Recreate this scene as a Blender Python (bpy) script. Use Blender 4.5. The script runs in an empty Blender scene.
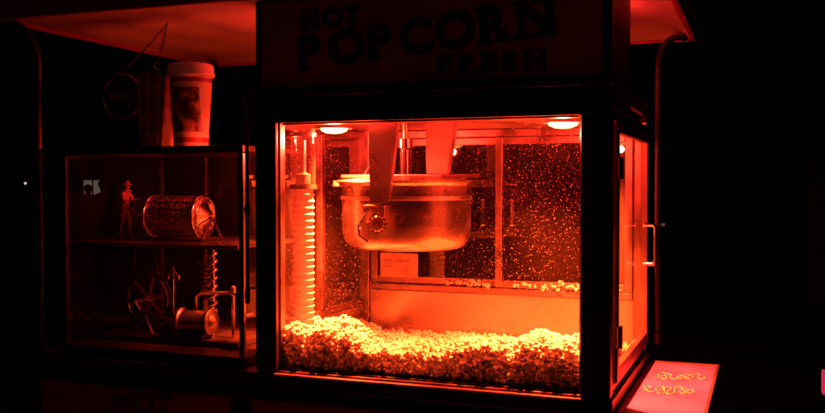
import bpy, bmesh, math, random
import numpy as np
from mathutils import Vector, Matrix
random.seed(7); rng=np.random.default_rng(7)
S=bpy.context.scene
COL=S.collection

# ---------------------------------------------------------------- materials
def newmat(n):
    m=bpy.data.materials.new(n); m.use_nodes=True
    nt=m.node_tree; nt.nodes.clear()
    o=nt.nodes.new('ShaderNodeOutputMaterial')
    return m,nt,o
def pbr(n,col,rough=.5,metal=0.0,var=.25,scale=12,bump=0.0,bscale=80,rvar=.15,stretch=None):
    m,nt,o=newmat(n)
    b=nt.nodes.new('ShaderNodeBsdfPrincipled')
    b.inputs['Metallic'].default_value=metal
    tc=nt.nodes.new('ShaderNodeTexCoord'); mp=nt.nodes.new('ShaderNodeMapping')
    if stretch: mp.inputs['Scale'].default_value=stretch
    nt.links.new(tc.outputs['Object'],mp.inputs[0])
    nz=nt.nodes.new('ShaderNodeTexNoise'); nz.inputs['Scale'].default_value=scale; nz.inputs['Detail'].default_value=6
    nt.links.new(mp.outputs[0],nz.inputs['Vector'])
    r=nt.nodes.new('ShaderNodeMapRange'); r.inputs[1].default_value=.3; r.inputs[2].default_value=.7
    r.inputs[3].default_value=1-var; r.inputs[4].default_value=1.0
    nt.links.new(nz.outputs[0],r.inputs[0])
    mx=nt.nodes.new('ShaderNodeVectorMath'); mx.operation='SCALE'; mx.inputs[0].default_value=col[:3]
    nt.links.new(r.outputs[0],mx.inputs['Scale']); nt.links.new(mx.outputs[0],b.inputs['Base Color'])
    r2=nt.nodes.new('ShaderNodeMapRange'); r2.inputs[1].default_value=.3; r2.inputs[2].default_value=.7
    r2.inputs[3].default_value=max(.03,rough-rvar/2); r2.inputs[4].default_value=rough+rvar
    nt.links.new(nz.outputs[0],r2.inputs[0]); nt.links.new(r2.outputs[0],b.inputs['Roughness'])
    if bump:
        n2=nt.nodes.new('ShaderNodeTexNoise'); n2.inputs['Scale'].default_value=bscale; n2.inputs['Detail'].default_value=4
        nt.links.new(mp.outputs[0],n2.inputs['Vector'])
        bp=nt.nodes.new('ShaderNodeBump'); bp.inputs['Strength'].default_value=bump; bp.inputs['Distance'].default_value=.002
        nt.links.new(n2.outputs[0],bp.inputs['Height']); nt.links.new(bp.outputs[0],b.inputs['Normal'])
    nt.links.new(b.outputs[0],o.inputs[0])
    return m
def emis(n,col,st):
    m,nt,o=newmat(n); e=nt.nodes.new('ShaderNodeEmission')
    e.inputs[0].default_value=(*col,1); e.inputs[1].default_value=st
    nt.links.new(e.outputs[0],o.inputs[0]); return m
def glass(n,dust=.02,spec=0.0,refl=.07,speckscale=110,nsc=4):
    """thin pane: transparent + facing-dependent reflection + film of dust + stuck popcorn crumbs"""
    m,nt,o=newmat(n); N=nt.nodes; L=nt.links
    tr=N.new('ShaderNodeBsdfTransparent'); tr.inputs[0].default_value=(.95,.95,.95,1)
    gl=N.new('ShaderNodeBsdfGlossy'); gl.inputs['Roughness'].default_value=.02
    lw=N.new('ShaderNodeLayerWeight'); lw.inputs[0].default_value=.5
    pw=N.new('ShaderNodeMath'); pw.operation='POWER'; pw.inputs[1].default_value=5; L.new(lw.outputs['Facing'],pw.inputs[0])
    ma=N.new('ShaderNodeMath'); ma.operation='MULTIPLY_ADD'; ma.inputs[1].default_value=.8; ma.inputs[2].default_value=refl
    L.new(pw.outputs[0],ma.inputs[0])
    mix=N.new('ShaderNodeMixShader'); L.new(ma.outputs[0],mix.inputs[0]); L.new(tr.outputs[0],mix.inputs[1]); L.new(gl.outputs[0],mix.inputs[2])
    df=N.new('ShaderNodeBsdfDiffuse'); df.inputs[0].default_value=(.7,.65,.55,1)
    tl=N.new('ShaderNodeBsdfTranslucent'); tl.inputs[0].default_value=(.7,.65,.55,1)
    dm=N.new('ShaderNodeMixShader'); dm.inputs[0].default_value=.5; L.new(df.outputs[0],dm.inputs[1]); L.new(tl.outputs[0],dm.inputs[2])
    tc=N.new('ShaderNodeTexCoord')
    nz=N.new('ShaderNodeTexNoise'); nz.inputs['Scale'].default_value=5; nz.inputs['Detail'].default_value=7; L.new(tc.outputs['Object'],nz.inputs['Vector'])
    mr=N.new('ShaderNodeMapRange'); mr.inputs[1].default_value=.35; mr.inputs[2].default_value=.75; mr.inputs[3].default_value=dust*.3; mr.inputs[4].default_value=dust*1.6
    L.new(nz.outputs[0],mr.inputs[0]); fac=mr.outputs[0]
    if spec>0:
        n3=N.new('ShaderNodeTexNoise'); n3.inputs['Scale'].default_value=nsc; L.new(tc.outputs['Object'],n3.inputs['Vector'])
        mr3=N.new('ShaderNodeMapRange'); mr3.inputs[1].default_value=.38; mr3.inputs[2].default_value=.66; mr3.inputs[3].default_value=spec*.08; mr3.inputs[4].default_value=spec; L.new(n3.outputs[0],mr3.inputs[0])
        for sc_,rad in ((speckscale,.26),(speckscale*2.1,.33)):
            vo=N.new('ShaderNodeTexVoronoi'); vo.inputs['Scale'].default_value=sc_; L.new(tc.outputs['Object'],vo.inputs['Vector'])
            sx=N.new('ShaderNodeSeparateColor'); L.new(vo.outputs['Color'],sx.inputs[0])
            m1=N.new('ShaderNodeMath'); m1.operation='MULTIPLY'; m1.inputs[1].default_value=rad; L.new(sx.outputs[0],m1.inputs[0])
            lt=N.new('ShaderNodeMath'); lt.operation='LESS_THAN'; L.new(vo.outputs['Distance'],lt.inputs[0]); L.new(m1.outputs[0],lt.inputs[1])
            g2=N.new('ShaderNodeMath'); g2.operation='LESS_THAN'; L.new(sx.outputs[1],g2.inputs[0]); L.new(mr3.outputs[0],g2.inputs[1])
            mu=N.new('ShaderNodeMath'); mu.operation='MULTIPLY'; L.new(lt.outputs[0],mu.inputs[0]); L.new(g2.outputs[0],mu.inputs[1])
            mb=N.new('ShaderNodeMath'); mb.operation='MULTIPLY'; L.new(mu.outputs[0],mb.inputs[0]); L.new(sx.outputs[2],mb.inputs[1])
            m8=N.new('ShaderNodeMath'); m8.operation='MULTIPLY'; m8.inputs[1].default_value=.8; L.new(mb.outputs[0],m8.inputs[0])
            mxm=N.new('ShaderNodeMath'); mxm.operation='MAXIMUM'; L.new(m8.outputs[0],mxm.inputs[0]); L.new(fac,mxm.inputs[1]); fac=mxm.outputs[0]
    m2=N.new('ShaderNodeMixShader'); L.new(fac,m2.inputs[0]); L.new(mix.outputs[0],m2.inputs[1]); L.new(dm.outputs[0],m2.inputs[2])
    L.new(m2.outputs[0],o.inputs[0]); return m

M_black=pbr('dark_enamel',(.03,.015,.015),.35,0,.4,9,.15)
M_red=pbr('red_enamel',(.33,.03,.025),.4,0,.4,5,.1)
M_sign=pbr('sign_red_paint',(.55,.06,.05),.5,0,.45,3.5,.1)
M_letter=pbr('letter_black_paint',(.02,.012,.012),.5)
M_letter2=pbr('letter_gold_paint',(.12,.03,.025),.5)
M_steel=pbr('brushed_steel',(.62,.6,.57),.28,1,.22,7,.06,60,.16)
M_steel_d=pbr('greasy_steel',(.42,.37,.32),.36,1,.35,6,.15,40,.25)
M_kettle=pbr('kettle_spun_steel',(.50,.46,.42),.20,1,.35,6,.05,50,.20,(1,1,2))
M_alu=pbr('alu_trim',(.24,.20,.19),.36,1,.45,14,.1)
M_door=pbr('door_frame_bronze',(.10,.07,.065),.4,.6,.35,14,.1)
M_chrome=pbr('chrome',(.8,.78,.75),.08,1,.1,10)
M_brass=pbr('brass',(.7,.5,.25),.22,1,.3,20,.1)
M_iron=pbr('cast_iron',(.06,.05,.05),.4,.6,.3,30,.3)
M_canopy=pbr('canopy_cloth',(.6,.5,.48),.8,0,.35,3,.4,50)
M_paper=pbr('paper_white',(.8,.78,.72),.6,0,.12,25,.1)
M_card=pbr('stained_card',(.42,.36,.28),.6,0,.5,18,.1)
M_cardink=pbr('card_ink',(.2,.12,.1),.6)
M_pop=pbr('popcorn_flesh',(.88,.84,.66),.75,0,.5,110,.3,600)
M_glassF=glass('front_window_glass',.008,.20,.05,200,3)
M_glassB=glass('rear_window_glass',.005,.32,.08,200,4)
M_glassS=glass('side_window_glass',.015,.25,.12,200,6)
M_glassD=glass('door_glass',.03,.2,.12,200,6)
M_glassC=glass('case_glass',.012,.03,.05)
M_shelfgl=glass('shelf_glass',.10,.0,.12)
M_cloth=pbr('dark_cloth',(.03,.03,.035),.9)
M_leaf=pbr('foliage',(.05,.07,.03),.8,0,.5,2)
M_bark=pbr('bark',(.08,.06,.045),.9,0,.4,8,.6,20)
M_asph=pbr('asphalt',(.05,.048,.046),.85,0,.35,3,.5,60)
M_wall=pbr('kiosk_wall',(.09,.08,.07),.8,0,.3,2)
M_counter=pbr('enamel_counter',(.34,.10,.50),.32,0,.45,7,.12)

# ---------------------------------------------------------------- helpers
def empty(n,loc=(0,0,0)):
    e=bpy.data.objects.new(n,None); e.location=loc; COL.objects.link(e); e.empty_display_size=.1; return e
def addmesh(n,me,mat,par=None,smooth=False):
    ob=bpy.data.objects.new(n,me); COL.objects.link(ob)
    if mat: me.materials.append(mat)
    if par: ob.parent=par
    if smooth:
        for p in me.polygons: p.use_smooth=True
    return ob
def box(n,x0,x1,y0,y1,z0,z1,mat,par=None,bev=.003):
    me=bpy.data.meshes.new(n); bm=bmesh.new(); bmesh.ops.create_cube(bm,size=1)
    for v in bm.verts:
        v.co=Vector(((x0+x1)/2+v.co.x*(x1-x0),(y0+y1)/2+v.co.y*(y1-y0),(z0+z1)/2+v.co.z*(z1-z0)))
    if bev:
        bev=min(bev,.35*min(x1-x0,y1-y0,z1-z0))
        bmesh.ops.bevel(bm,geom=bm.edges[:],offset=bev,segments=2,affect='EDGES',profile=.6)
    bm.to_mesh(me); bm.free()
    return addmesh(n,me,mat,par)
def pane(n,pts,mat,par=None):
    me=bpy.data.meshes.new(n); me.from_pydata(pts,[],[tuple(range(len(pts)))]); return addmesh(n,me,mat,par)
def lathe(n,prof,mat,par=None,loc=(0,0,0),axis='Z',seg=48):
    vs=[];fs=[]
    for i in range(seg):
        a=2*math.pi*i/seg
        for r,z in prof: vs.append((r*math.cos(a),r*math.sin(a),z))
    k=len(prof)
    for i in range(seg):
        j=(i+1)%seg
        for t in range(k-1): fs.append((i*k+t,j*k+t,j*k+t+1,i*k+t+1))
    me=bpy.data.meshes.new(n); me.from_pydata(vs,[],fs)
    bm=bmesh.new(); bm.from_mesh(me); bmesh.ops.remove_doubles(bm,verts=bm.verts,dist=1e-5); bmesh.ops.recalc_face_normals(bm,faces=bm.faces)
    R=Matrix.Identity(4)
    if axis=='X': R=Matrix.Rotation(math.pi/2,4,'Y')
    if axis=='Y': R=Matrix.Rotation(math.pi/2,4,'X')
    bm.transform(Matrix.Translation(loc)@R); bm.to_mesh(me); bm.free()
    ob=addmesh(n,me,mat,par,True)
    md=ob.modifiers.new('es','EDGE_SPLIT'); md.split_angle=math.radians(40)
    return ob
def tube(n,pts,r,mat,par=None,closed=False,smooth=True,res=4):
    cu=bpy.data.curves.new(n,'CURVE'); cu.dimensions='3D'; cu.bevel_depth=r; cu.bevel_resolution=res
    sp=cu.splines.new('POLY'); sp.points.add(len(pts)-1)
    for p,q in zip(sp.points,pts): p.co=(*q,1)
    sp.use_cyclic_u=closed; cu.use_fill_caps=True
    cu.materials.append(mat)
    ob=bpy.data.objects.new(n,cu); COL.objects.link(ob)
    if par: ob.parent=par
    return ob
def arc(c,r,a0,a1,n,plane='XZ'):
    o=[]
    for i in range(n+1):
        a=math.radians(a0+(a1-a0)*i/n)
        if plane=='XZ': o.append((c[0]+r*math.cos(a),c[1],c[2]+r*math.sin(a)))
        elif plane=='XY': o.append((c[0]+r*math.cos(a),c[1]+r*math.sin(a),c[2]))
        else: o.append((c[0],c[1]+r*math.cos(a),c[2]+r*math.sin(a)))
    return o
def text(n,s,size,loc,rot,mat,par=None,bold=.0,ext=.001,sx=1.0,align='LEFT'):
    cu=bpy.data.curves.new(n,'FONT'); cu.body=s; cu.size=size; cu.extrude=ext; cu.offset=bold; cu.align_x=align
    cu.materials.append(mat); ob=bpy.data.objects.new(n,cu); COL.objects.link(ob)
    ob.location=loc; ob.rotation_euler=rot; ob.scale=(sx,1,1)
    if par: ob.parent=par
    return ob

# ================================================================ CART
cart=empty('popcorn_cart')
XL,XR=-1.207,-.3116         # cabinet outer
YB=.66
WL,WR,WB,WT=-1.146,-.380,1.030,1.658
box('base_body',-1.93,XR,.0,.70,.42,.985,M_black,cart,.006)
box('counter_slab',-1.95,XR+.006,-.02,.72,.988,1.027,M_black,cart,.006)
for i,(a,b) in enumerate(((-1.90,-1.28),(-1.22,-.35))):
    box('base_panel_%d'%i,a,b,-.012,-.002,.50,.955,M_red,cart,.004)
    for j,(p,q,r,s) in enumerate(((a,b,.955,.965),(a,b,.49,.50),(a-.01,a,.49,.965),(b,b+.01,.49,.965))):
        box('base_trim_%d_%d'%(i,j),p,q,-.016,-.002,r,s,M_door,cart,.002)
text('base_lettering','HOT',.085,(-1.66,-.015,.885),(math.radians(90),0,0),M_letter2,cart,.003,.001,1.1)
for wi,(wx,wy) in enumerate(((-1.62,-.06),(-.62,-.06),(-1.62,.76),(-.62,.76))):
    R=.30
    tube('wheel_rim_%d'%wi,arc((wx,wy,R+.02),R,0,352,44),.02,M_iron,cart,True)
    tube('wheel_felloe_%d'%wi,arc((wx,wy,R+.02),R-.03,0,352,44),.018,M_red,cart,True)
    lathe('wheel_hub_%d'%wi,[(0,-.05),(.03,-.05),(.05,-.02),(.05,.02),(.03,.05),(0,.05)],M_brass,cart,(wx,wy,R+.02),'Y',24)
    for k in range(12):
        a=k*math.pi/6
        tube('wheel_spoke_%d_%d'%(wi,k),[(wx+.04*math.cos(a),wy,R+.02+.04*math.sin(a)),(wx+.27*math.cos(a),wy,R+.02+.27*math.sin(a))],.011,M_red,cart)
for ax in (-1.62,-.62): tube('axle_%d'%int(-ax*100),[(ax,-.08,.32),(ax,.78,.32)],.02,M_iron,cart)
box('undercarriage',-1.8,-.45,.15,.55,.34,.418,M_iron,cart)

# cabinet front frame
box('front_stile_l',XL,WL,-.012,.03,1.029,1.735,M_black,cart,.006)
box('front_stile_r',WR,XR,-.012,.03,1.029,1.735,M_black,cart,.006)
box('front_rail_top',WL+.001,WR-.001,-.010,.03,WT,1.735,M_black,cart,.004)
box('front_sill',WL+.001,WR-.001,-.006,.03,1.0275,WB+.002,M_alu,cart,.001)
for n,a in (('trim_l',(WL+.0005,WL+.004,.004,.028,WB+.003,WT-.001)),('trim_r',(WR-.004,WR-.0005,.004,.028,WB+.003,WT-.001)),
            ('trim_t',(WL+.009,WR-.009,.004,.028,WT-.004,WT-.0005)),('trim_b',(WL+.009,WR-.009,.004,.028,WB+.003,WB+.006))):
    box(n,*a,M_alu,cart,.001)
pane('front_glass',[(WL+.004,.012,WB),(WR-.004,.012,WB),(WR-.004,.012,WT),(WL+.004,.012,WT)],M_glassF,cart)
box('cabinet_floor',XL+.015,XR-.015,.032,YB-.01,1.0275,1.036,M_steel,cart,.001)
box('rear_post_l',XL,XL+.035,YB-.03,YB,1.029,1.735,M_alu,cart)
box('rear_post_r',XR-.035,XR,YB-.03,YB,1.029,1.735,M_alu,cart)
box('rear_lower_panel',XL+.036,XR-.036,YB-.02,YB-.008,1.037,1.17,M_steel,cart,.001)
box('rear_rail_low',XL+.036,XR-.036,YB-.032,YB-.002,1.172,1.192,M_alu,cart)
box('rear_rail_top',XL+.036,XR-.036,YB-.032,YB-.002,1.648,1.672,M_alu,cart)
def framed(n,x0,x1,y,z0,z1,w,par,mat,gm):
    box(n+'_stile_a',x0,x0+w,y-.007,y+.007,z0,z1,mat,par,.002); box(n+'_stile_b',x1-w,x1,y-.007,y+.007,z0,z1,mat,par,.002)
    box(n+'_rail_a',x0+w,x1-w,y-.006,y+.006,z0,z0+w,mat,par,.002); box(n+'_rail_b',x0+w,x1-w,y-.006,y+.006,z1-w,z1,mat,par,.002)
    pane(n+'_glass',[(x0+w,y,z0+w),(x1-w,y,z0+w),(x1-w,y,z1-w),(x0+w,y,z1-w)],gm,par)
framed('rear_door_a',XL+.037,-.735,YB-.012,1.194,1.647,.022,cart,M_alu,M_glassB)
framed('rear_door_b',-.755,XR-.037,YB-.029,1.194,1.647,.022,cart,M_alu,M_glassB)
for k,dx in enumerate((-.79,-.70)):
    box('rear_door_pull_%d'%k,dx-.006,dx+.006,YB-.05,YB-.037,1.38,1.46,M_chrome,cart)
box('left_lower_panel',XL+.004,XL+.014,.032,YB-.032,1.037,1.12,M_steel,cart,.001)
box('left_rail_low',XL,XL+.02,.032,YB-.032,1.122,1.14,M_alu,cart)
box('left_rail_top',XL,XL+.02,.032,YB-.032,1.65,1.672,M_alu,cart)
box('left_mullion',XL,XL+.02,.33,.35,1.141,1.649,M_alu,cart)
pane('left_glass',[(XL+.01,.031,1.14),(XL+.01,YB-.03,1.14),(XL+.01,YB-.03,1.65),(XL+.01,.031,1.65)],M_glassS,cart)
rd=empty('right_door'); rd.parent=cart
xo=XR+.004
box('door_stile_front',xo-.016,xo+.004,.036,.062,1.055,1.645,M_door,rd); box('door_stile_back',xo-.016,xo+.004,.600,.626,1.055,1.645,M_door,rd)
box('door_rail_low',xo-.015,xo+.003,.063,.599,1.055,1.085,M_door,rd); box('door_rail_top',xo-.015,xo+.003,.063,.599,1.62,1.645,M_door,rd)
pane('door_glass',[(xo-.006,.062,1.085),(xo-.006,.60,1.085),(xo-.006,.60,1.62),(xo-.006,.062,1.62)],M_glassD,rd)
hp=[(xo+.003,.50,1.395)]+[(xo+.03,.50,1.395),(xo+.036,.50,1.388),(xo+.036,.50,1.296),(xo+.03,.50,1.289)]+[(xo+.003,.50,1.289)]
tube('door_handle',hp,.006,M_chrome,rd)
for z in (1.16,1.54): lathe('door_hinge_%d'%int(z*100),[(0,-.025),(.007,-.025),(.007,.025),(0,.025)],M_door,rd,(xo+.008,.04,z),'Z',16)
box('right_sill',XR-.018,XR-.001,.032,YB-.032,1.037,1.053,M_door,cart); box('right_head',XR-.018,XR-.001,.032,YB-.032,1.648,1.672,M_door,cart)
box('cabinet_ceiling',XL+.021,XR-.02,.032,YB-.033,1.673,1.682,M_steel_d,cart,.001)
box('header_box',XL+.002,XR-.002,.0,.30,1.737,1.972,M_black,cart,.004)
box('roof_plate',XL+.002,XR-.002,.302,YB,1.70,1.735,M_black,cart,.004)
box('header_ledge',XL-.006,XR+.006,-.024,-.0125,1.722,1.737,M_black,cart,.004)
box('side_head_l',XL+.0,XL+.02,.032,.30,1.674,1.735,M_black,cart); box('side_head_r',XR-.02,XR,.032,.30,1.674,1.735,M_black,cart)
lathe('header_knob',[(0,-.010),(.007,-.009),(.009,0),(.007,.009),(0,.010)],M_chrome,cart,(-.875,-.034,1.742),'Y',20)

# sign board with lettering
sign=empty('popcorn_sign')
box('board',XL+.02,XR-.02,-.014,-.002,1.745,1.965,M_sign,sign,.003)
for n,a in (('frame_b',(XL+.008,XR-.008,-.018,-.002,1.738,1.7445)),('frame_l',(XL+.008,XL+.019,-.018,-.002,1.745,1.966)),('frame_r',(XR-.019,XR-.008,-.018,-.002,1.745,1.966))):
    box(n,*a,M_black,sign,.002)
RX=math.radians(90)
slope=math.atan2(.053,.64)
def slab_letters(word,x,z,size,adv,ang,bold,tag,sx=1.0):
    serif={'P':[.2],'O':[],'C':[],'R':[.2,.85],'N':[.18,.82],'H':[.18,.82],'T':[.5],'F':[.2],'E':[.2],'S':[]}
    WD={'P':.70,'O':.86,'C':.74,'R':.74,'N':.82,'H':.82,'T':.66,'F':.62,'E':.64,'S':.64}
    run=0
    for i,ch in enumerate(word):
        px=x+run*math.cos(ang); pz=z+run*math.sin(ang); run+=WD[ch]*size*sx+adv
        text('%s_%s_%d'%(tag,ch,i),ch,size,(px,-.0155,pz),(RX,-ang,0),M_letter,sign,bold,.0012,sx)
        for f in serif[ch]:
            for top in (0,1):
                if ch=='P' and top or ch=='R' and top and f>.5 or ch=='T' and top: continue
                h=size*.70*top
                cx=px+f*size*.62*sx*math.cos(ang)-h*math.sin(ang); cz=pz+h*math.cos(ang)+f*size*.62*sx*math.sin(ang)
                w=size*.17*sx; t=size*.035
                b=box('%s_serif_%d_%d_%d'%(tag,i,int(f*100),top),-w,w,-.0013,.0013,-t,t,M_letter,sign,0)
                b.location=(cx,-.0158,cz); b.rotation_euler=(0,-ang,0)
slab_letters('POPCORN',-1.080,1.789,.112,.0,slope,.0045,'pop',1.08)
slab_letters('HOT',-1.07,1.886,.060,.001,.05,.003,'hot',1.15)
slab_letters('FRESH',-.715,1.764,.055,.002,.0,.003,'fresh',1.36)

lathe('turned_rod',[(0,1.20),(.006,1.20),(.008,1.22),(.005,1.25),(.005,1.42),(.009,1.44),(.005,1.46),(.005,1.70),(.010,1.715),(.006,1.73),(.008,1.75),(0,1.765)],M_iron,cart,(-1.228,-.014,0),'Z',20)
for z in (1.24,1.66): tube('rod_clip_%d'%int(z*100),[(-1.228,-.014,z),(-1.20,-.004,z)],.003,M_iron,cart)

# canopy
CX0,CX1,CY0,CY1,CZ=-2.035,-.225,-.02,1.05,1.977
nx,ny=60,36; vs=[];fs=[]
for j in range(ny+1):
    for i in range(nx+1):
        u=i/nx;v=j/ny
        zz=CZ+.03*math.sin(math.pi*u)*math.sin(math.pi*v)*.6+.004*math.sin(u*55+2*math.sin(v*5))*math.sin(math.pi*v)
        vs.append((CX0+u*(CX1-CX0),CY0+v*(CY1-CY0),zz))
for j in range(ny):
    for i in range(nx):
        a=j*(nx+1)+i; fs.append((a,a+1,a+nx+2,a+nx+1))
me=bpy.data.meshes.new('canopy_lining'); me.from_pydata(vs,[],fs); addmesh('canopy_lining',me,M_canopy,cart,True)
for n,a in (('canopy_fascia_f',(CX0,CX1,CY0-.02,CY0-.001,1.968,2.06)),('canopy_fascia_b',(CX0,CX1,CY1+.001,CY1+.02,1.968,2.06)),
            ('canopy_fascia_l',(CX0-.018,CX0-.001,CY0-.02,CY1+.02,1.968,2.06)),('canopy_fascia_r',(CX1+.001,CX1+.018,CY0-.02,CY1+.02,1.968,2.06))):
    box(n,*a,M_red,cart,.004)
vr=[(CX0,CY0,2.061),(CX1,CY0,2.061),(CX1,CY1,2.061),(CX0,CY1,2.061),(CX0+.45,.5,2.30),(CX1-.45,.5,2.30)]
me=bpy.data.meshes.new('canopy_roof'); me.from_pydata(vr,[],[(0,1,5,4),(1,2,5),(2,3,4,5),(3,0,4)]); addmesh('canopy_roof',me,M_red,cart)
for n,px,py,sx in (('canopy_post_fl',-1.912,.0,-1),('canopy_post_bl',-1.86,.75,-1),('canopy_post_br',-.292,.74,1)):
    pts=[(px,py,1.028),(px,py,1.84)]
    ex=.115 if sx<0 else .055
    for k in range(1,11):
        a=k/10*math.pi/2
        pts.append((px+sx*ex*(1-math.cos(a)),py+(.25 if py>.5 else 0)*(1-math.cos(a)),1.84+.128*math.sin(a)))
    tube(n,pts,.0095,M_iron,cart)
    lathe(n+'_collar',[(.010,-.02),(.016,-.015),(.016,.015),(.010,.02)],M_iron,cart,(px,py,1.05),'Z',20)

# side shelf
shelf=empty('serving_shelf')
box('slab',XR+.010,-.118,.0,.62,.985,1.0,M_counter,shelf,.003)
box('edge_r',-.1175,-.110,.0,.62,.98,1.004,M_door,shelf,.002)
box('edge_b',XR+.010,-.110,.621,.628,.98,1.004,M_door,shelf,.002)
for yy in (.08,.54):
    tube('bracket_%d'%int(yy*100),[(XR+.008,yy,.80),(-.14,yy,.975),(XR+.008,yy,.975)],.007,M_iron,shelf)
M_scribe=pbr('scribed_lettering',(.62,.60,.40),.5,0,.7,60)
sr=random.Random(5)
for k,(ox,oy) in enumerate(((-.262,.42),(-.272,.24))):
    ctrl=[(ox+.125*i/11+sr.uniform(-.006,.006),oy+(.045 if i%2 else -.03)*sr.uniform(.4,1.2)+.02*i/11) for i in range(12)]
    pts=[]
    for i in range(11):
        for q in range(8):
            t=q/8; t=t*t*(3-2*t); pts.append((ctrl[i][0]+(ctrl[i+1][0]-ctrl[i][0])*q/8+.006*math.sin(q/8*6.28),ctrl[i][1]+(ctrl[i+1][1]-ctrl[i][1])*t,1.0012))
    tube('scribed_line_%d'%k,pts,.0013,M_scribe,shelf,res=1)

# ================================================================ HEAT LAMPS (inside cabinet)
M_bulb=emis('bulb_glow',(1,.36,.08),16)
def heat_lamp(x,y,energy,senergy,n):
    e=empty(n)
    lathe('shade',[(.022,.02),(.026,.019),(.046,.0),(.048,-.004),(.044,-.002),(.022,.016)],M_steel,e,(x,y,1.655),'Z',32)
    lathe('bulb',[(0,.012),(.018,.012),(.036,-.002),(.034,-.010),(.02,-.016),(0,-.018)],M_bulb,e,(x,y,1.656),'Z',32)
    l=bpy.data.lights.new('filament','POINT'); l.energy=energy; l.color=(1,.026,.012); l.shadow_soft_size=.012
    o=bpy.data.objects.new('filament',l); o.location=(x,y,1.625); COL.objects.link(o); o.parent=e
    l=bpy.data.lights.new('reflector_beam','SPOT'); l.energy=senergy; l.color=(1,.056,.010); l.shadow_soft_size=.015; l.spot_size=math.radians(104); l.spot_blend=1
    o=bpy.data.objects.new('reflector_beam',l); o.location=(x,y,1.63); COL.objects.link(o); o.parent=e
    # the reflector is tipped back a little, away from the glass
    o.rotation_euler=(math.radians(10),0,0)
heat_lamp(-1.062,.15,42,1350,'heat_lamp'); heat_lamp(-.452,.15,42,1350,'heat_lamp.001')
M_fill_globe=emis('red_fill_globe',(1,.03,.012),3)
def canopy_fill_bulb(x,y,energy,n):  # added bulb, tucked behind the header to redden the canopy lining
    e=empty(n)
    lathe('socket',[(0,.0),(.012,.0),(.014,-.02),(.012,-.03),(0,-.03)],M_iron,e,(x,y,1.976),'Z',20)
    lathe('globe',[(0,-.03),(.008,-.032),(.016,-.045),(.016,-.055),(.008,-.066),(0,-.068)],M_fill_globe,e,(x,y,1.976),'Z',20)
    l=bpy.data.lights.new('glow','POINT'); l.energy=energy; l.color=(1,.028,.018); l.shadow_soft_size=.015
    o=bpy.data.objects.new('glow',l); o.location=(x,y,1.892); COL.objects.link(o); o.parent=e
canopy_fill_bulb(-1.18,.36,5.0,'canopy_fill_bulb'); canopy_fill_bulb(-.42,.42,2.0,'canopy_fill_bulb.001')

# ================================================================ KETTLE
ket=empty('popcorn_kettle')
kx,ky=-.919,.31
lathe('bowl',[(0,1.325),(.12,1.326),(.145,1.330),(.160,1.338),(.171,1.352),(.176,1.372),(.1775,1.40),(.178,1.50),(.186,1.506),(.188,1.511),(.180,1.513),(.172,1.508),(.170,1.40),(.15,1.36),(0,1.35)],M_kettle,ket,(kx,ky,0),'Z',96)
lathe('lid',[(0,1.53),(.06,1.528),(.15,1.520),(.192,1.515),(.195,1.511),(.19,1.509)],M_kettle,ket,(kx,ky,0),'Z',96)
lathe('band',[(.1775,1.462),(.181,1.464),(.181,1.472),(.1775,1.474)],M_steel_d,ket,(kx,ky,0),'Z',96)
box('lid_hinge',kx-.195,kx+.21,ky-.012,ky+.012,1.522,1.532,M_steel_d,ket)
box('lug_r',kx+.17,kx+.225,ky-.02,ky+.02,1.498,1.515,M_steel_d,ket); box('lug_l',kx-.215,kx-.17,ky-.02,ky+.02,1.498,1.515,M_steel_d,ket)
def taper(n,x,y,z0,z1,w0,w1,dp,mat,par,dx=0):
    vs=[];
    for z,w,ox in ((z0,w0,0),(z1,w1,dx)):
        vs+=[(x+ox-w,y-dp,z),(x+ox+w,y-dp,z),(x+ox+w,y+dp,z),(x+ox-w,y+dp,z)]
    me=bpy.data.meshes.new(n); me.from_pydata(vs,[],[(0,1,2,3),(4,5,6,7),(0,1,5,4),(1,2,6,5),(2,3,7,6),(3,0,4,7)])
    bm=bmesh.new(); bm.from_mesh(me); bmesh.ops.recalc_face_normals(bm,faces=bm.faces); bmesh.ops.bevel(bm,geom=bm.edges[:],offset=.004,segments=2,affect='EDGES'); bm.to_mesh(me); bm.free()
    return addmesh(n,me,mat,par)
taper('hanger_arm_front',-.915,.115,1.455,1.672,.026,.040,.012,M_steel,ket,.012)
taper('hanger_arm_right',-.812,.27,1.53,1.672,.030,.044,.014,M_steel_d,ket,.01)
lathe('agitator_shaft',[(0,1.52),(.017,1.52),(.017,1.60),(.024,1.605),(.024,1.63),(.010,1.632),(.010,1.672)],M_chrome,ket,(-.93,.33,0),'Z',24)
tube('power_cable',[(-1.0,.35,1.672),(-1.01,.34,1.60),(-1.03,.32,1.56),(-1.045,.31,1.53)],.006,M_iron,ket)
box('gearbox',-.955,-.895,.095,.131,1.405,1.452,M_steel_d,ket,.006)
lathe('gear',[(0,-.006),(.018,-.006),(.020,-.004),(.020,.004),(.018,.006),(0,.006)],M_brass,ket,(-.91,.088,1.405),'Y',24)
for k in range(12):
    a=k*math.pi/6
    o=box('gear_tooth_%d'%k,-.0025,.0025,-.005,.005,.019,.025,M_brass,ket,0)
    o.location=(-.91,.088,1.405); o.rotation_euler=(0,a,0)
tube('dump_lever',[(-.94,.085,1.43),(-.955,.07,1.40),(-.95,.065,1.375),(-.925,.065,1.36)],.005,M_chrome,ket)
for a in range(8):
    t=a*math.pi/4+.2
    lathe('rivet_%d'%a,[(0,-.003),(.004,-.002),(.004,0)],M_chrome,ket,(kx+.18*math.cos(t),ky+.18*math.sin(t),1.49),'Z',8)

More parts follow.
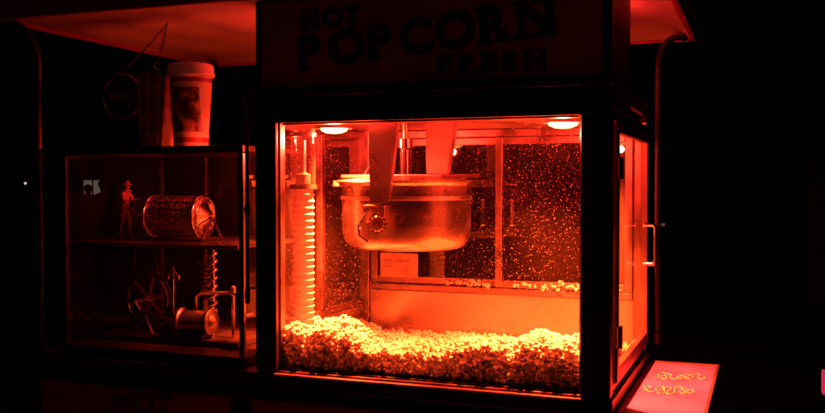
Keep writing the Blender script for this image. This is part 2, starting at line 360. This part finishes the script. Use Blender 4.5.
# ================================================================ CUP STACK in dispenser
cs=empty('paper_cup_stack')
sx,sy=-1.136,.115
prof=[(0,1.095)]
z=1.10
n=23
for i in range(n):
    prof+=[(.0262,z),(.0275,z+.011),(.0293,z+.012),(.0297,z+.0145),(.0290,z+.016)]
    z+=.0173
prof+=[(.024,z-.002),(0,z-.003)]
lathe('nested_cups',prof,M_paper,cs,(sx,sy,0),'Z',40)
lathe('dispenser_tube',[(.033,1.5),(.033,1.672)],M_glassC,cs,(sx,sy,0),'Z',40)
lathe('tube_ring',[(.0325,1.492),(.036,1.492),(.036,1.504),(.0325,1.504)],M_alu,cs,(sx,sy,0),'Z',40)
lathe('tube_ring_top',[(.0325,1.63),(.036,1.63),(.036,1.64),(.0325,1.64)],M_alu,cs,(sx,sy,0),'Z',40)
lathe('cup_spring',[(0,1.505),(.02,1.505),(.02,1.53),(.008,1.535),(.008,1.62),(0,1.62)],M_steel_d,cs,(sx,sy,0),'Z',20)

pc=empty('price_card')
box('card',-1.125,-1.0,YB-.046,YB-.043,1.215,1.29,M_card,pc,0)
text('card_text','fresh popped\ndaily',.017,(-1.115,YB-.0475,1.262),(RX,0,0),M_cardink,pc,.0,.0004)

# ================================================================ POPCORN
def ico():
    bm=bmesh.new(); bmesh.ops.create_icosphere(bm,subdivisions=1,radius=1)
    v=np.array([x.co[:] for x in bm.verts]); bm.verts.ensure_lookup_table()
    f=np.array([[q.index for q in p.verts] for p in bm.faces]); bm.free(); return v,f
IV,IF=ico()
templ=[]
for t in range(12):
    V=[];F=[];k=0
    nl=random.randint(4,7)
    for l in range(nl):
        d=rng.normal(size=3); d/=np.linalg.norm(d); c=d*random.uniform(.0035,.0070)
        r=random.uniform(.0036,.0062)
        sc=rng.uniform(.75,1.2,3)
        V.append(IV*r*sc*(1+rng.uniform(-.12,.12,(len(IV),1)))+c); F.append(IF+k); k+=len(IV)
    templ.append((np.vstack(V),np.vstack(F)))
def H(x,y):
    h=1.112-.10*max(0,(y-.10))/.5
    h+=.044*math.exp(-((x+1.09)**2/.020+(y-.22)**2/.05))
    h+=.034*math.exp(-((x+.44)**2/.03+(y-.25)**2/.07))
    h-=.024*math.exp(-((x+.84)**2/.018+(y-.12)**2/.06))
    h+=.006*math.sin(x*37+y*11)+.005*math.sin(y*41-x*13)+.004*math.sin(x*71)
    return max(h,1.045)
pts=[]
x0,x1,y0,y1=XL+.03,XR-.03,.030,YB-.035
for i in range(3600):
    x=random.uniform(x0,x1); y=random.uniform(y0,y1); pts.append((x,y,H(x,y)+random.uniform(-.016,.004)))
for i in range(1300):
    x=random.uniform(x0,x1); h=H(x,.03); pts.append((x,random.uniform(.024,.036),random.uniform(1.042,h)))
for i in range(300):
    y=random.uniform(y0,y1); pts.append((x1+.004,y,random.uniform(1.05,H(x1,y)))); pts.append((x0-.004,y,random.uniform(1.05,H(x0,y))))
def kernels(n,pts,par,mat,smin=.85,smax=1.3):
    Vs=[];Fs=[];off=0
    for p in pts:
        V,F=templ[random.randrange(12)]
        q=rng.normal(size=4); q/=np.linalg.norm(q); w,a,b,c=q
        Rm=np.array([[1-2*(b*b+c*c),2*(a*b-c*w),2*(a*c+b*w)],[2*(a*b+c*w),1-2*(a*a+c*c),2*(b*c-a*w)],[2*(a*c-b*w),2*(b*c+a*w),1-2*(a*a+b*b)]])
        Vs.append((V*random.uniform(smin,smax))@Rm.T+np.array(p)); Fs.append(F+off); off+=len(V)
    V=np.vstack(Vs).astype(np.float32); F=np.vstack(Fs).astype(np.int32)
    me=bpy.data.meshes.new(n); me.vertices.add(len(V)); me.vertices.foreach_set('co',V.ravel())
    me.loops.add(F.size); me.loops.foreach_set('vertex_index',F.ravel())
    me.polygons.add(len(F)); me.polygons.foreach_set('loop_start',np.arange(0,F.size,3,dtype=np.int32))
    me.update(calc_edges=True); me.polygons.foreach_set('use_smooth',np.ones(len(F),dtype=bool))
    return addmesh(n,me,mat,par)
pile=empty('popcorn_pile')
kernels('kernels',pts,pile,M_pop)
nx,ny=50,36; vs=[];fs=[]
for j in range(ny+1):
    for i in range(nx+1):
        x=x0+(x1-x0)*i/nx; y=.038+(y1-.038)*j/ny; vs.append((x,y,H(x,y)-.012))
for j in range(ny):
    for i in range(nx):
        a=j*(nx+1)+i; fs.append((a,a+1,a+nx+2,a+nx+1))
b0=len(vs)
for i in range(nx+1): vs.append((x0+(x1-x0)*i/nx,.038,1.037))
for i in range(nx): fs.append((i,i+1,b0+i+1,b0+i))
me=bpy.data.meshes.new('heap_core'); me.from_pydata(vs,[],fs); addmesh('heap_core',me,M_pop,pile,True)
ex=[(random.gauss(-.56,.08),YB-.043,1.196+abs(random.gauss(0,.010))) for _ in range(40)]+[(random.gauss(-.86,.05),YB-.025,1.197+abs(random.gauss(0,.006))) for _ in range(26)]
ex=[p for p in ex if -1.1<p[0]<-.36]
kernels('stray_kernels',ex,pile,M_pop,.6,.9)

# ================================================================ DISPLAY CASE (left)
case=empty('display_case')
a0,a1,b0_,b1,c0,c1=-1.831,-1.2485,.0,.45,1.030,1.606
w=.016
box('case_floor',a0,a1,b0_,b1,c0,1.056,M_black,case)
box('case_top_f',a0,a1,b0_,b0_+w,c1-w-.004,c1,M_black,case); box('case_top_b',a0,a1,b1-w,b1,c1-w,c1,M_black,case)
box('case_top_l',a0,a0+w,b0_+w,b1-w,c1-w,c1-.001,M_black,case); box('case_top_r',a1-w,a1,b0_+w,b1-w,c1-w,c1-.001,M_black,case)
for n,x,y,ww,mm in (('case_post_fl',a0,b0_,.012,M_iron),('case_post_fr',a1-.014,b0_,.014,M_steel),('case_post_bl',a0,b1-.012,.012,M_iron),('case_post_br',a1-.012,b1-.012,.012,M_steel)):
    box(n,x,x+ww,y+.001,y+.013,1.057,c1-w-.005,mm,case,.003)
pane('case_glass_f',[(a0+.012,.006,1.057),(a1-.014,.006,1.057),(a1-.014,.006,1.586),(a0+.012,.006,1.586)],M_glassC,case)
pane('case_glass_l',[(a0+.006,.013,1.057),(a0+.006,b1-.012,1.057),(a0+.006,b1-.012,1.59),(a0+.006,.013,1.59)],M_glassC,case)
pane('case_glass_r',[(a1-.006,.013,1.057),(a1-.006,b1-.012,1.057),(a1-.006,b1-.012,1.59),(a1-.006,.013,1.59)],M_glassS,case)
pane('case_glass_b',[(a0+.012,b1-.006,1.057),(a1-.012,b1-.006,1.057),(a1-.012,b1-.006,1.59),(a0+.012,b1-.006,1.59)],M_glassC,case)
pane('case_glass_top',[(a0+w,b0_+w,c1-.006),(a1-w,b0_+w,c1-.006),(a1-w,b1-w,c1-.006),(a0+w,b1-w,c1-.006)],M_glassC,case)
box('case_shelf',a0+.013,a1-.022,.015,b1-.014,1.336,1.343,M_shelfgl,case,.001)
box('case_shelf_edge',a0+.013,a1-.022,.0095,.0145,1.334,1.345,M_steel,case,.001)

# peanut roaster drum
pr=empty('peanut_roaster')
dx,dy,dz=-1.585,.20,1.412
def perforated():
    m,nt,o=newmat('perforated_drum'); N=nt.nodes; L=nt.links
    b=N.new('ShaderNodeBsdfPrincipled'); b.inputs['Metallic'].default_value=.8; b.inputs['Roughness'].default_value=.28
    tc=N.new('ShaderNodeTexCoord'); v=N.new('ShaderNodeTexVoronoi'); v.inputs['Scale'].default_value=95; v.inputs['Randomness'].default_value=.8; L.new(tc.outputs['Object'],v.inputs['Vector'])
    cr=N.new('ShaderNodeValToRGB'); cr.color_ramp.elements[0].position=.2; cr.color_ramp.elements[1].position=.6
    cr.color_ramp.elements[0].color=(.9,.86,.8,1); cr.color_ramp.elements[1].color=(.35,.3,.26,1); L.new(v.outputs['Distance'],cr.inputs[0])
    L.new(cr.outputs[0],b.inputs['Base Color'])
    bp=N.new('ShaderNodeBump'); bp.inputs['Strength'].default_value=.9; bp.inputs['Distance'].default_value=.004; bp.invert=True; L.new(v.outputs['Distance'],bp.inputs['Height']); L.new(bp.outputs[0],b.inputs['Normal'])
    L.new(b.outputs[0],o.inputs[0]); return m
lathe('drum',[(.012,-.085),(.05,-.085),(.056,-.08),(.058,-.07),(.058,.07),(.056,.08),(.05,.085),(.012,.085)],perforated(),pr,(dx,dy,dz),'X',40)
for k,o in enumerate((-.082,.082)): tube('hoop_%d'%k,arc((dx+o,dy,dz),.0585,0,354,48,'YZ'),.005,M_chrome,pr,True)
for k in range(16):
    a=k*math.pi/8; tube('drum_bar_%d'%k,[(dx-.08,dy+.0595*math.cos(a),dz+.0595*math.sin(a)),(dx+.08,dy+.0595*math.cos(a),dz+.0595*math.sin(a))],.0014,M_chrome,pr,res=2)
lathe('end_boss',[(0,.02),(.012,.018),(.03,.006),(.045,0)],M_chrome,pr,(dx+.087,dy,dz),'X',32)
tube('end_ring',arc((dx+.088,dy,dz),.046,0,350,36,'YZ'),.005,M_chrome,pr,True)
tube('drum_axle',[(dx-.15,dy,dz),(dx+.12,dy,dz)],.005,M_chrome,pr)
for k,o in enumerate((-.105,.112)):
    tube('stand_%d'%k,[(dx+o,dy-.05,1.345),(dx+o,dy,dz),(dx+o,dy+.05,1.345)],.005,M_iron,pr)
    tube('stand_foot_%d'%k,[(dx+o,dy-.06,1.348),(dx+o,dy+.06,1.348)],.005,M_iron,pr)
tube('stand_rail',[(dx-.105,dy-.055,1.348),(dx+.112,dy-.055,1.348)],.005,M_iron,pr)
tube('crank',[(dx-.15,dy,dz),(dx-.15,dy-.02,dz+.022),(dx-.168,dy-.02,dz+.022)],.0035,M_chrome,pr)

# figures -------------------------------------------------------
def figure(name,loc,height,yaw,mats,arms='down',stride=.0,par=None,lean=0.0):
    s=height/1.75
    P={};E=[]
    def v(k,x,y,z,r,fr=None):
        P[k]=((x,y,z),r)
        if fr: E.append((fr,k))
    v('pel',0,0,.95,.125); v('waist',0,-.01,1.08,.115,'pel'); v('chest',0,.0-lean*.3,1.30,.135,'waist'); v('sh',0,.01-lean*.6,1.43,.10,'chest'); v('neck',0,0-lean*.7,1.51,.052,'sh')
    v('jaw',0,-.012-lean*.8,1.58,.068,'neck'); v('brow',0,-.008-lean*.9,1.66,.086,'jaw'); v('crown',0,.0-lean*.9,1.71,.07,'brow')
    for q,sg in (('l',-1),('r',1)):
        v('hip'+q,sg*.10,0,.90,.092,'pel'); st=stride*sg
        v('kn'+q,sg*.105,-.02-st*.5,.50,.06,'hip'+q); v('an'+q,sg*.11,.01-st,.09,.04,'kn'+q); v('to'+q,sg*.125,-.14-st,.035,.036,'an'+q)
        v('shd'+q,sg*.17,.01-lean*.6,1.42,.065,'sh')
        if arms=='down': el=(sg*.23,.03,1.14);ha=(sg*.235,-.04,.88)
        elif arms=='fwd': el=(sg*.22,-.14,1.20);ha=(sg*.12,-.38,1.22)
        else: el=(sg*.24,.0,1.17); ha=(sg*.10,-.2,1.1)
        v('el'+q,*el,.043,'shd'+q); v('wr'+q,*ha,.030,'el'+q)
        d=Vector(ha)-Vector(el); d.normalize(); base=Vector(ha)+d*.055
        v('pm'+q,*base,.032,'wr'+q)
        side=d.cross(Vector((0,1,0.3))).normalized()
        for fi,(o,ln) in enumerate(((-.028,.07),(-.010,.085),(.010,.08),(.028,.062))):
            m=base+d*.035+side*o; e=m+d*ln*.5+Vector((0,-.01,0)); f2=m+d*ln+Vector((0,-.03,-.005))
            v('f%d%sa'%(fi,q),*m,.011,'pm'+q); v('f%d%sb'%(fi,q),*e,.010,'f%d%sa'%(fi,q)); v('f%d%sc'%(fi,q),*f2,.008,'f%d%sb'%(fi,q))
        tb=base+Vector((0,-.04,0))-d*.01; v('th'+q,*tb,.012,'pm'+q); t2=tb+d*.04+Vector((0,-.012,0)); v('ti'+q,*t2,.009,'th'+q)
    keys=list(P); idx={k:i for i,k in enumerate(keys)}
    me=bpy.data.meshes.new(name); me.from_pydata([Vector(P[k][0])*s for k in keys],[(idx[a],idx[b]) for a,b in E],[])
    e=empty(name,loc); e.rotation_euler=(0,0,yaw)
    if par: e.parent=par
    ob=bpy.data.objects.new('body',me); COL.objects.link(ob); ob.parent=e
    for m in mats: me.materials.append(m)
    md=ob.modifiers.new('skin','SKIN'); md.use_smooth_shade=True
    sv=me.skin_vertices[0].data
    for k in keys:
        r=P[k][1]*s; sv[idx[k]].radius=(r*(1.15 if k in('chest','waist','pel') else 1),r*(.8 if k in('chest','waist','pel') else 1)); sv[idx[k]].use_root=(k=='pel')
    sb=ob.modifiers.new('sub','SUBSURF'); sb.levels=1; sb.render_levels=2
    hz=1.655*s; hy=-lean*.85*s
    def blob(n,c,r,mat):
        mm=bpy.data.meshes.new(n); bm=bmesh.new(); bmesh.ops.create_uvsphere(bm,u_segments=16,v_segments=10,radius=1)
        for vv in bm.verts: vv.co=Vector((vv.co.x*r[0]+c[0],vv.co.y*r[1]+c[1],vv.co.z*r[2]+c[2]))
        bm.to_mesh(mm); bm.free(); addmesh(n,mm,mat,e,True)
    blob('hair',(0,hy+.02*s,hz+.035*s),(.088*s,.092*s,.075*s),mats[1]); blob('nose',(0,hy-.09*s,hz-.03*s),(.014*s,.018*s,.018*s),mats[0])
    for sg in (-1,1):
        blob('ear_%d'%sg,(sg*.082*s,hy,hz-.02*s),(.012*s,.02*s,.028*s),mats[0]); blob('eye_%d'%sg,(sg*.03*s,hy-.078*s,hz),(.011*s,.009*s,.009*s),mats[1])
    return e
M_clown=pbr('clown_suit',(.42,.18,.14),.6,0,.6,60)
cl=figure('clown_figurine',(-1.772,.195,1.344),.165,math.radians(90),[M_clown,M_iron],'fwd',.10,None,.10)
lathe('brimmed_hat',[(0,.012),(.006,.011),(.009,.002),(.015,.0),(.015,-.002),(0,-.002)],M_clown,cl,(0,-.008,.161),'Z',20)
lathe('ruff',[(.006,.003),(.014,.002),(.015,-.001),(.006,-.003)],M_card,cl,(0,-.007,.141),'Z',20)

# miniature steam engine
se=empty('steam_engine_model')
fx,fy,fz=-1.685,.19,1.168
box('bed_plate',-1.80,-1.33,.10,.30,1.057,1.074,M_iron,se)
tube('flywheel_rim',arc((fx,fy,fz),.077,0,354,56),.0065,M_iron,se,True)
tube('flywheel_rim_face',arc((fx,fy-.006,fz),.0705,0,354,56),.0025,M_brass,se,True)
lathe('flywheel_hub',[(0,-.018),(.011,-.018),(.013,0),(.011,.018),(0,.018)],M_brass,se,(fx,fy,fz),'Y',20)
for k in range(6):
    a=k*math.pi/3+.3; tube('flywheel_spoke_%d'%k,[(fx,fy,fz),(fx+.073*math.cos(a),fy,fz+.073*math.sin(a))],.004,M_red,se)
for sy_ in (-.045,.045):
    tube('bearing_%d'%int(sy_*1000),[(fx-.045,fy+sy_,1.074),(fx,fy+sy_,fz),(fx+.045,fy+sy_,1.074)],.006,M_iron,se)
tube('crankshaft',[(fx,fy-.07,fz),(fx,fy+.06,fz)],.006,M_chrome,se)
tube('crank_web',[(fx,fy-.066,fz),(fx+.02,fy-.066,fz-.025)],.006,M_brass,se)
tube('connecting_rod',[(fx+.02,fy-.07,fz-.025),(-1.555,fy-.07,1.122)],.0045,M_chrome,se)
box('crosshead_guide',-1.59,-1.545,fy-.085,fy-.055,1.075,1.112,M_iron,se)
lathe('cylinder',[(0,-.055),(.032,-.055),(.036,-.052),(.036,-.042),(.030,-.038),(.030,.038),(.036,.042),(.036,.052),(.032,.055),(0,.055)],M_steel,se,(-1.482,fy-.06,1.122),'X',36)
lathe('cylinder_cap',[(0,.012),(.01,.01),(.022,0)],M_brass,se,(-1.425,fy-.06,1.122),'X',24)
box('cylinder_saddle',-1.52,-1.445,fy-.085,fy-.035,1.0745,1.092,M_iron,se)
pts=[]
for i in range(120):
    t=i/119; a=t*2*math.pi*9; pts.append((-1.452+.011*math.cos(a),fy-.02+.011*math.sin(a),1.10+.21*t))
tube('coil_stanchion',pts,.0045,M_chrome,se,res=2)
tube('coil_core',[(-1.452,fy-.02,1.075),(-1.452,fy-.02,1.335)],.006,M_chrome,se)
for i in range(8): lathe('cooling_fin_%d'%i,[(0,-.002),(.022,-.002),(.022,.002),(0,.002)],M_iron,se,(-1.505,fy+.02,1.19+.012*i),'Z',20)
tube('fin_column',[(-1.505,fy+.02,1.075),(-1.505,fy+.02,1.30)],.008,M_iron,se)
for k,dxx in enumerate((-.018,.018)):
    lathe('governor_ball_%d'%k,[(0,-.008),(.006,-.006),(.008,0),(.006,.006),(0,.008)],M_brass,se,(-1.60+dxx,fy+.0,1.235),'Z',16)
    tube('governor_arm_%d'%k,[(-1.60,fy,1.262),(-1.60+dxx,fy,1.235)],.002,M_brass,se)
tube('governor_post',[(-1.60,fy,1.074),(-1.60,fy,1.268)],.004,M_chrome,se)
tube('steam_pipe',[(-1.482,fy-.06,1.155),(-1.482,fy-.06,1.19),(-1.475,fy-.04,1.20),(-1.40,fy-.02,1.20),(-1.385,fy-.02,1.19),(-1.385,fy-.02,1.075)],.005,M_brass,se)
lathe('oil_cup',[(0,0),(.008,0),(.008,.016),(.004,.02),(0,.022)],M_brass,se,(-1.385,fy-.02,1.20),'Z',16)
tube('drive_belt',[(fx-.076,fy+.02,fz+.01),(-1.735,fy+.02,1.41)],.003,M_iron,se)
tube('drive_belt_return',[(fx+.02,fy+.02,fz+.076),(-1.712,fy+.02,1.41)],.003,M_iron,se)

# ================================================================ BUCKET, BAG, HANGING SIGN
bk=empty('popcorn_bucket')
bx,by=-1.508,.15
def printed(n):
    m,nt,o=newmat(n); N=nt.nodes; L=nt.links
    b=N.new('ShaderNodeBsdfPrincipled'); b.inputs['Roughness'].default_value=.4
    tc=N.new('ShaderNodeTexCoord')
    base=N.new('ShaderNodeRGB'); base.outputs[0].default_value=(.58,.51,.44,1)
    n1=N.new('ShaderNodeTexNoise'); n1.inputs['Scale'].default_value=42; n1.inputs['Detail'].default_value=4; n1.inputs['Distortion'].default_value=.4; L.new(tc.outputs['Object'],n1.inputs['Vector'])
    cr=N.new('ShaderNodeValToRGB'); el=cr.color_ramp.elements
    el[0].position=.38; el[0].color=(.03,.012,.012,1); el[1].position=.68; el[1].color=(.50,.34,.25,1)
    q=el.new(.50); q.color=(.10,.035,.03,1); q=el.new(.57); q.color=(.32,.16,.12,1)
    L.new(n1.outputs[0],cr.inputs[0])
    sp=N.new('ShaderNodeSeparateXYZ'); L.new(tc.outputs['Object'],sp.inputs[0])
    def rng_(out,c,h):
        s=N.new('ShaderNodeMath'); s.operation='SUBTRACT'; L.new(out,s.inputs[0]); s.inputs[1].default_value=c
        a=N.new('ShaderNodeMath'); a.operation='ABSOLUTE'; L.new(s.outputs[0],a.inputs[0])
        l=N.new('ShaderNodeMath'); l.operation='LESS_THAN'; L.new(a.outputs[0],l.inputs[0]); l.inputs[1].default_value=h; return l.outputs[0]
    mu=N.new('ShaderNodeMath'); mu.operation='MULTIPLY'; L.new(rng_(sp.outputs['X'],bx+.012,.036),mu.inputs[0]); L.new(rng_(sp.outputs['Z'],1.712,.062),mu.inputs[1])
    mx=N.new('ShaderNodeMix'); mx.data_type='RGBA'; L.new(mu.outputs[0],mx.inputs[0]); L.new(base.outputs[0],mx.inputs[6]); L.new(cr.outputs[0],mx.inputs[7])
    m3=N.new('ShaderNodeMix'); m3.data_type='RGBA'; L.new(rng_(sp.outputs['Z'],1.795,.006),m3.inputs[0]); L.new(mx.outputs[2],m3.inputs[6]); m3.inputs[7].default_value=(.25,.04,.04,1)
    m4=N.new('ShaderNodeMix'); m4.data_type='RGBA'; L.new(rng_(sp.outputs['Z'],1.628,.007),m4.inputs[0]); L.new(m3.outputs[2],m4.inputs[6]); m4.inputs[7].default_value=(.25,.04,.04,1)
    L.new(m4.outputs[2],b.inputs['Base Color']); L.new(b.outputs[0],o.inputs[0]); return m
lathe('cup',[(0,1.608),(.046,1.608),(.0475,1.612),(.060,1.812),(.060,1.815)],printed('printed_cup'),bk,(bx,by,0),'Z',56)
lathe('lid',[(.058,1.806),(.0655,1.807),(.0665,1.815),(.064,1.819),(.0635,1.833),(.060,1.840),(.056,1.842),(.053,1.836),(0,1.835)],M_paper,bk,(bx,by,0),'Z',56)
bag=empty('popcorn_bag')
gx,gy=-1.652,.19
vs=[];fs=[];NZ=14;prof4=[(-1,-.6),(0,-.72),(1,-.6),(.82,0),(1,.6),(0,.7),(-1,.6),(-.82,0)]
for k in range(NZ+1):
    t=k/NZ; w_=.036+.014*t; 
    for (px_,py_) in prof4:
        vs.append((gx+px_*w_*(1+.03*math.sin(k*2.1+px_*3)),gy+py_*.05*(1+.06*math.sin(k*1.7+py_*5)),1.608+.215*t+(.006*(1 if (abs(px_)<.5) else -1) if k==NZ else 0)))
for k in range(NZ):
    for i in range(8):
        j=(i+1)%8; fs.append((k*8+i,k*8+j,(k+1)*8+j,(k+1)*8+i))
fs.append(tuple(range(8)))
me=bpy.data.meshes.new('bag'); me.from_pydata(vs,[],fs)
def striped():
    m,nt,o=newmat('striped_paper'); N=nt.nodes; L=nt.links
    b=N.new('ShaderNodeBsdfPrincipled'); b.inputs['Roughness'].default_value=.7
    tc=N.new('ShaderNodeTexCoord'); wv=N.new('ShaderNodeTexWave'); wv.inputs['Scale'].default_value=9; L.new(tc.outputs['Object'],wv.inputs[0])
    cr=N.new('ShaderNodeValToRGB'); cr.color_ramp.elements[0].position=.45; cr.color_ramp.elements[1].position=.55
    cr.color_ramp.elements[0].color=(.14,.05,.05,1); cr.color_ramp.elements[1].color=(.24,.18,.16,1)
    L.new(wv.outputs[0],cr.inputs[0]); L.new(cr.outputs[0],b.inputs['Base Color']); L.new(b.outputs[0],o.inputs[0]); return m
addmesh('bag',me,striped(),bag)
hs=empty('hanging_sign')
hc=(-1.78,.20,1.765)
lathe('disc',[(0,-.006),(.066,-.006),(.070,0),(.066,.006),(0,.006)],M_black,hs,hc,'Y',48)
tube('disc_rim',arc((hc[0],hc[1]-.006,hc[2]),.066,0,354,48),.003,M_brass,hs,True)
text('disc_text','Nuts',.045,(hc[0],hc[1]-.0085,hc[2]-.012),(RX,-.2,0),M_red,hs,.0005,.0008,1,'CENTER')
def chain(n,p,q,sag,par):
    P=[]
    for i in range(40):
        t=i/39; P.append(tuple(Vector(p).lerp(Vector(q),t)+Vector((0,0,-sag*4*t*(1-t)))))
    tube(n,P,.0018,M_chrome,par,res=1)
chain('chain_a',(-1.80,.2,1.832),(-1.62,.2,1.975),.01,hs); chain('chain_b',(-1.62,.2,1.975),(-1.655,.2,1.86),.0,hs)
tube('hook',arc((-1.655,.2,1.85),.012,90,330,14),.0022,M_chrome,hs)

# ================================================================ SETTING
gr=bpy.data.meshes.new('ground'); gr.from_pydata([(-300,-100,0),(300,-100,0),(300,500,0),(-300,500,0)],[],[(0,1,2,3)]); addmesh('ground',gr,M_asph)
CAM=Vector((0,-2.05,1.5))
ki=empty('kiosk')
def P2(px,d):
    u=(px-412)/919; l=u*d; return (.934*l-.357*d, .357*l+.934*d-2.05)
kx0,ky0=P2(94,26)
box('body',kx0-2.2,kx0+2.2,ky0,ky0+2.5,0.002,2.6,M_wall,ki,.02)
vr=[(kx0-2.5,ky0-.3,2.6),(kx0+2.5,ky0-.3,2.6),(kx0+2.5,ky0+2.8,2.6),(kx0-2.5,ky0+2.8,2.6),(kx0-1.2,ky0+1.2,3.5),(kx0+1.2,ky0+1.2,3.5)]
me=bpy.data.meshes.new('roof'); me.from_pydata(vr,[],[(0,1,5,4),(1,2,5),(2,3,4,5),(3,0,4),(0,3,2,1)]); addmesh('roof',me,M_cloth,ki)
box('hatch_frame',kx0-.38,kx0+.38,ky0-.04,ky0-.002,1.20,1.72,M_wall,ki)
box('lit_hatch',kx0-.32,kx0+.32,ky0-.05,ky0-.041,1.26,1.66,emis('hatch_light',(1,.75,.6),.10),ki,0)
box('hatch_mullion',kx0-.02,kx0+.02,ky0-.07,ky0-.051,1.26,1.66,M_cloth,ki)
box('hatch_counter',kx0-.5,kx0+.5,ky0-.4,ky0-.05,1.0,1.05,M_wall,ki)
for k,(px,d,h,yw,ar) in enumerate(((78,17,1.66,2.8,'down'),(88,18,1.52,3.6,'bent'),(103,16.5,1.60,3.3,'bent'),(113,18,1.50,2.5,'down'))):
    x,y=P2(px,d); figure('person' if k==0 else 'person.%03d'%k,(x,y,0),h,yw,[M_cloth,M_iron],ar,.12)
def lamp_post(n,px,d,z,st,col,r=.09):
    x,y=P2(px,d); e=empty(n)
    tube('pole',[(x,y,0),(x,y,max(z-r,.05))],.04 if z>1.5 else .06,M_iron,e)
    lathe('base',[(.10,0.003),(.10,.05),(.06,.12),(.04,.14)],M_iron,e,(x,y,0),'Z',20)
    lathe('globe',[(0,-r),(r*.7,-r*.7),(r,0),(r*.7,r*.7),(0,r)],emis(n+'_glow',col,st),e,(x,y,z),'Z',20)
    lathe('cap',[(r*.9,r*.55),(r*.5,r*1.1),(0,r*1.4)],M_iron,e,(x,y,z),'Z',20)
lamp_post('street_lamp',25,38,1.62,.7,(1,.7,.5),.07)
lamp_post('bollard_light',663,22,.58,.10,(1,.5,.35),.05)
x,y=P2(834,5); e=empty('red_lantern')
tube('post',[(x,y,0),(x,y,.36)],.03,M_iron,e)
lathe('lens',[(0,.36),(.05,.36),(.055,.38),(.055,.48),(.05,.50),(0,.50)],emis('red_lens',(1,.04,.10),.6),e,(x,y,0),'Z',24)
lathe('cap',[(.06,.501),(.06,.51),(.02,.54),(0,.545)],M_iron,e,(x,y,0),'Z',24)

def tree(name,x,y,h,cr,seed,nleaf=5000):
    rr=random.Random(seed); e=empty(name)
    cu=bpy.data.curves.new('trunk','CURVE'); cu.dimensions='3D'; cu.bevel_depth=1; cu.bevel_resolution=3
    sp=cu.splines.new('POLY'); sp.points.add(7)
    for i in range(8):
        t=i/7; sp.points[i].co=(x+rr.uniform(-.1,.1)*t*3,y+rr.uniform(-.1,.1)*t*3,h*.8*t,1); sp.points[i].radius=.2*(1-.8*t)
    ends=[]
    for b in range(11):
        t0=rr.uniform(.35,.8); a=rr.uniform(0,6.28); L=cr*rr.uniform(.6,1.0)
        s2=cu.splines.new('POLY'); s2.points.add(4)
        for i in range(5):
            t=i/4; q=(x+L*t*math.cos(a+.3*t),y+L*t*math.sin(a+.3*t),h*.8*t0+L*.6*t**.8)
            s2.points[i].co=(*q,1); s2.points[i].radius=.07*(1-.85*t)
            if i>=2: ends.append(q)
    cu.materials.append(M_bark); o=bpy.data.objects.new('trunk',cu); COL.objects.link(o); o.parent=e
    vs=[];fs=[]
    cl=[(q[0]+rr.gauss(0,.4),q[1]+rr.gauss(0,.4),q[2]+rr.gauss(0,.3),rr.uniform(.4,.9)) for q in ends for _ in range(2)]
    for i in range(nleaf):
        c=rr.choice(cl); p=Vector((c[0]+rr.gauss(0,.5)*c[3],c[1]+rr.gauss(0,.5)*c[3],c[2]+rr.gauss(0,.4)*c[3]))
        u=Vector((rr.gauss(0,1),rr.gauss(0,1),rr.gauss(0,1))).normalized(); w=u.cross(Vector((rr.gauss(0,1),rr.gauss(0,1),1))).normalized(); s=rr.uniform(.05,.10)
        k=len(vs); vs+=[p-u*s,p+w*s*.5,p+u*s,p-w*s*.5]; fs.append((k,k+1,k+2,k+3))
    me=bpy.data.meshes.new('crown'); me.from_pydata(vs,[],fs); addmesh('crown',me,M_leaf,e)
for k,(px,d,h,cr) in enumerate(((815,12,6.2,2.3),(560,30,9,4),(250,34,10,4.5),(20,32,9,4),(-60,24,9,4),(720,36,10,4.5),(940,20,9,4))):
    x,y=P2(px,d); tree('tree' if k==0 else 'tree.%03d'%k,x,y,h,cr,k+3)

# ================================================================ WORLD, FILL SUN, CAMERA
W=bpy.data.worlds.new('World'); S.world=W; W.use_nodes=True; nt=W.node_tree
bg=nt.nodes['Background']; sk=nt.nodes.new('ShaderNodeTexSky'); sk.sky_type='NISHITA'; sk.sun_disc=False
sk.sun_elevation=math.radians(28); sk.sun_rotation=math.radians(168)
nt.links.new(sk.outputs[0],bg.inputs[0]); bg.inputs[1].default_value=.00004
sl=bpy.data.lights.new('fill_sun','SUN'); sl.energy=.022; sl.angle=math.radians(.5); sl.color=(1,.5,.4)  # weak reddish fill added from the camera side to lift the sign board
so=bpy.data.objects.new('fill_sun',sl); COL.objects.link(so)
d=Vector((-.19,.86,-.47)); so.rotation_euler=d.to_track_quat('-Z','Y').to_euler(); so.location=(0,-6,6)
cd=bpy.data.cameras.new('camera'); cam=bpy.data.objects.new('camera',cd); COL.objects.link(cam)
cd.sensor_width=36; cd.lens=36*919/825; cd.clip_end=1500; cd.clip_start=.05
cam.location=CAM; cam.rotation_euler=(math.radians(90-1.28),0,math.radians(20.9))
S.camera=cam
S.view_settings.view_transform='Standard'; S.view_settings.look='None'; S.view_settings.exposure=0
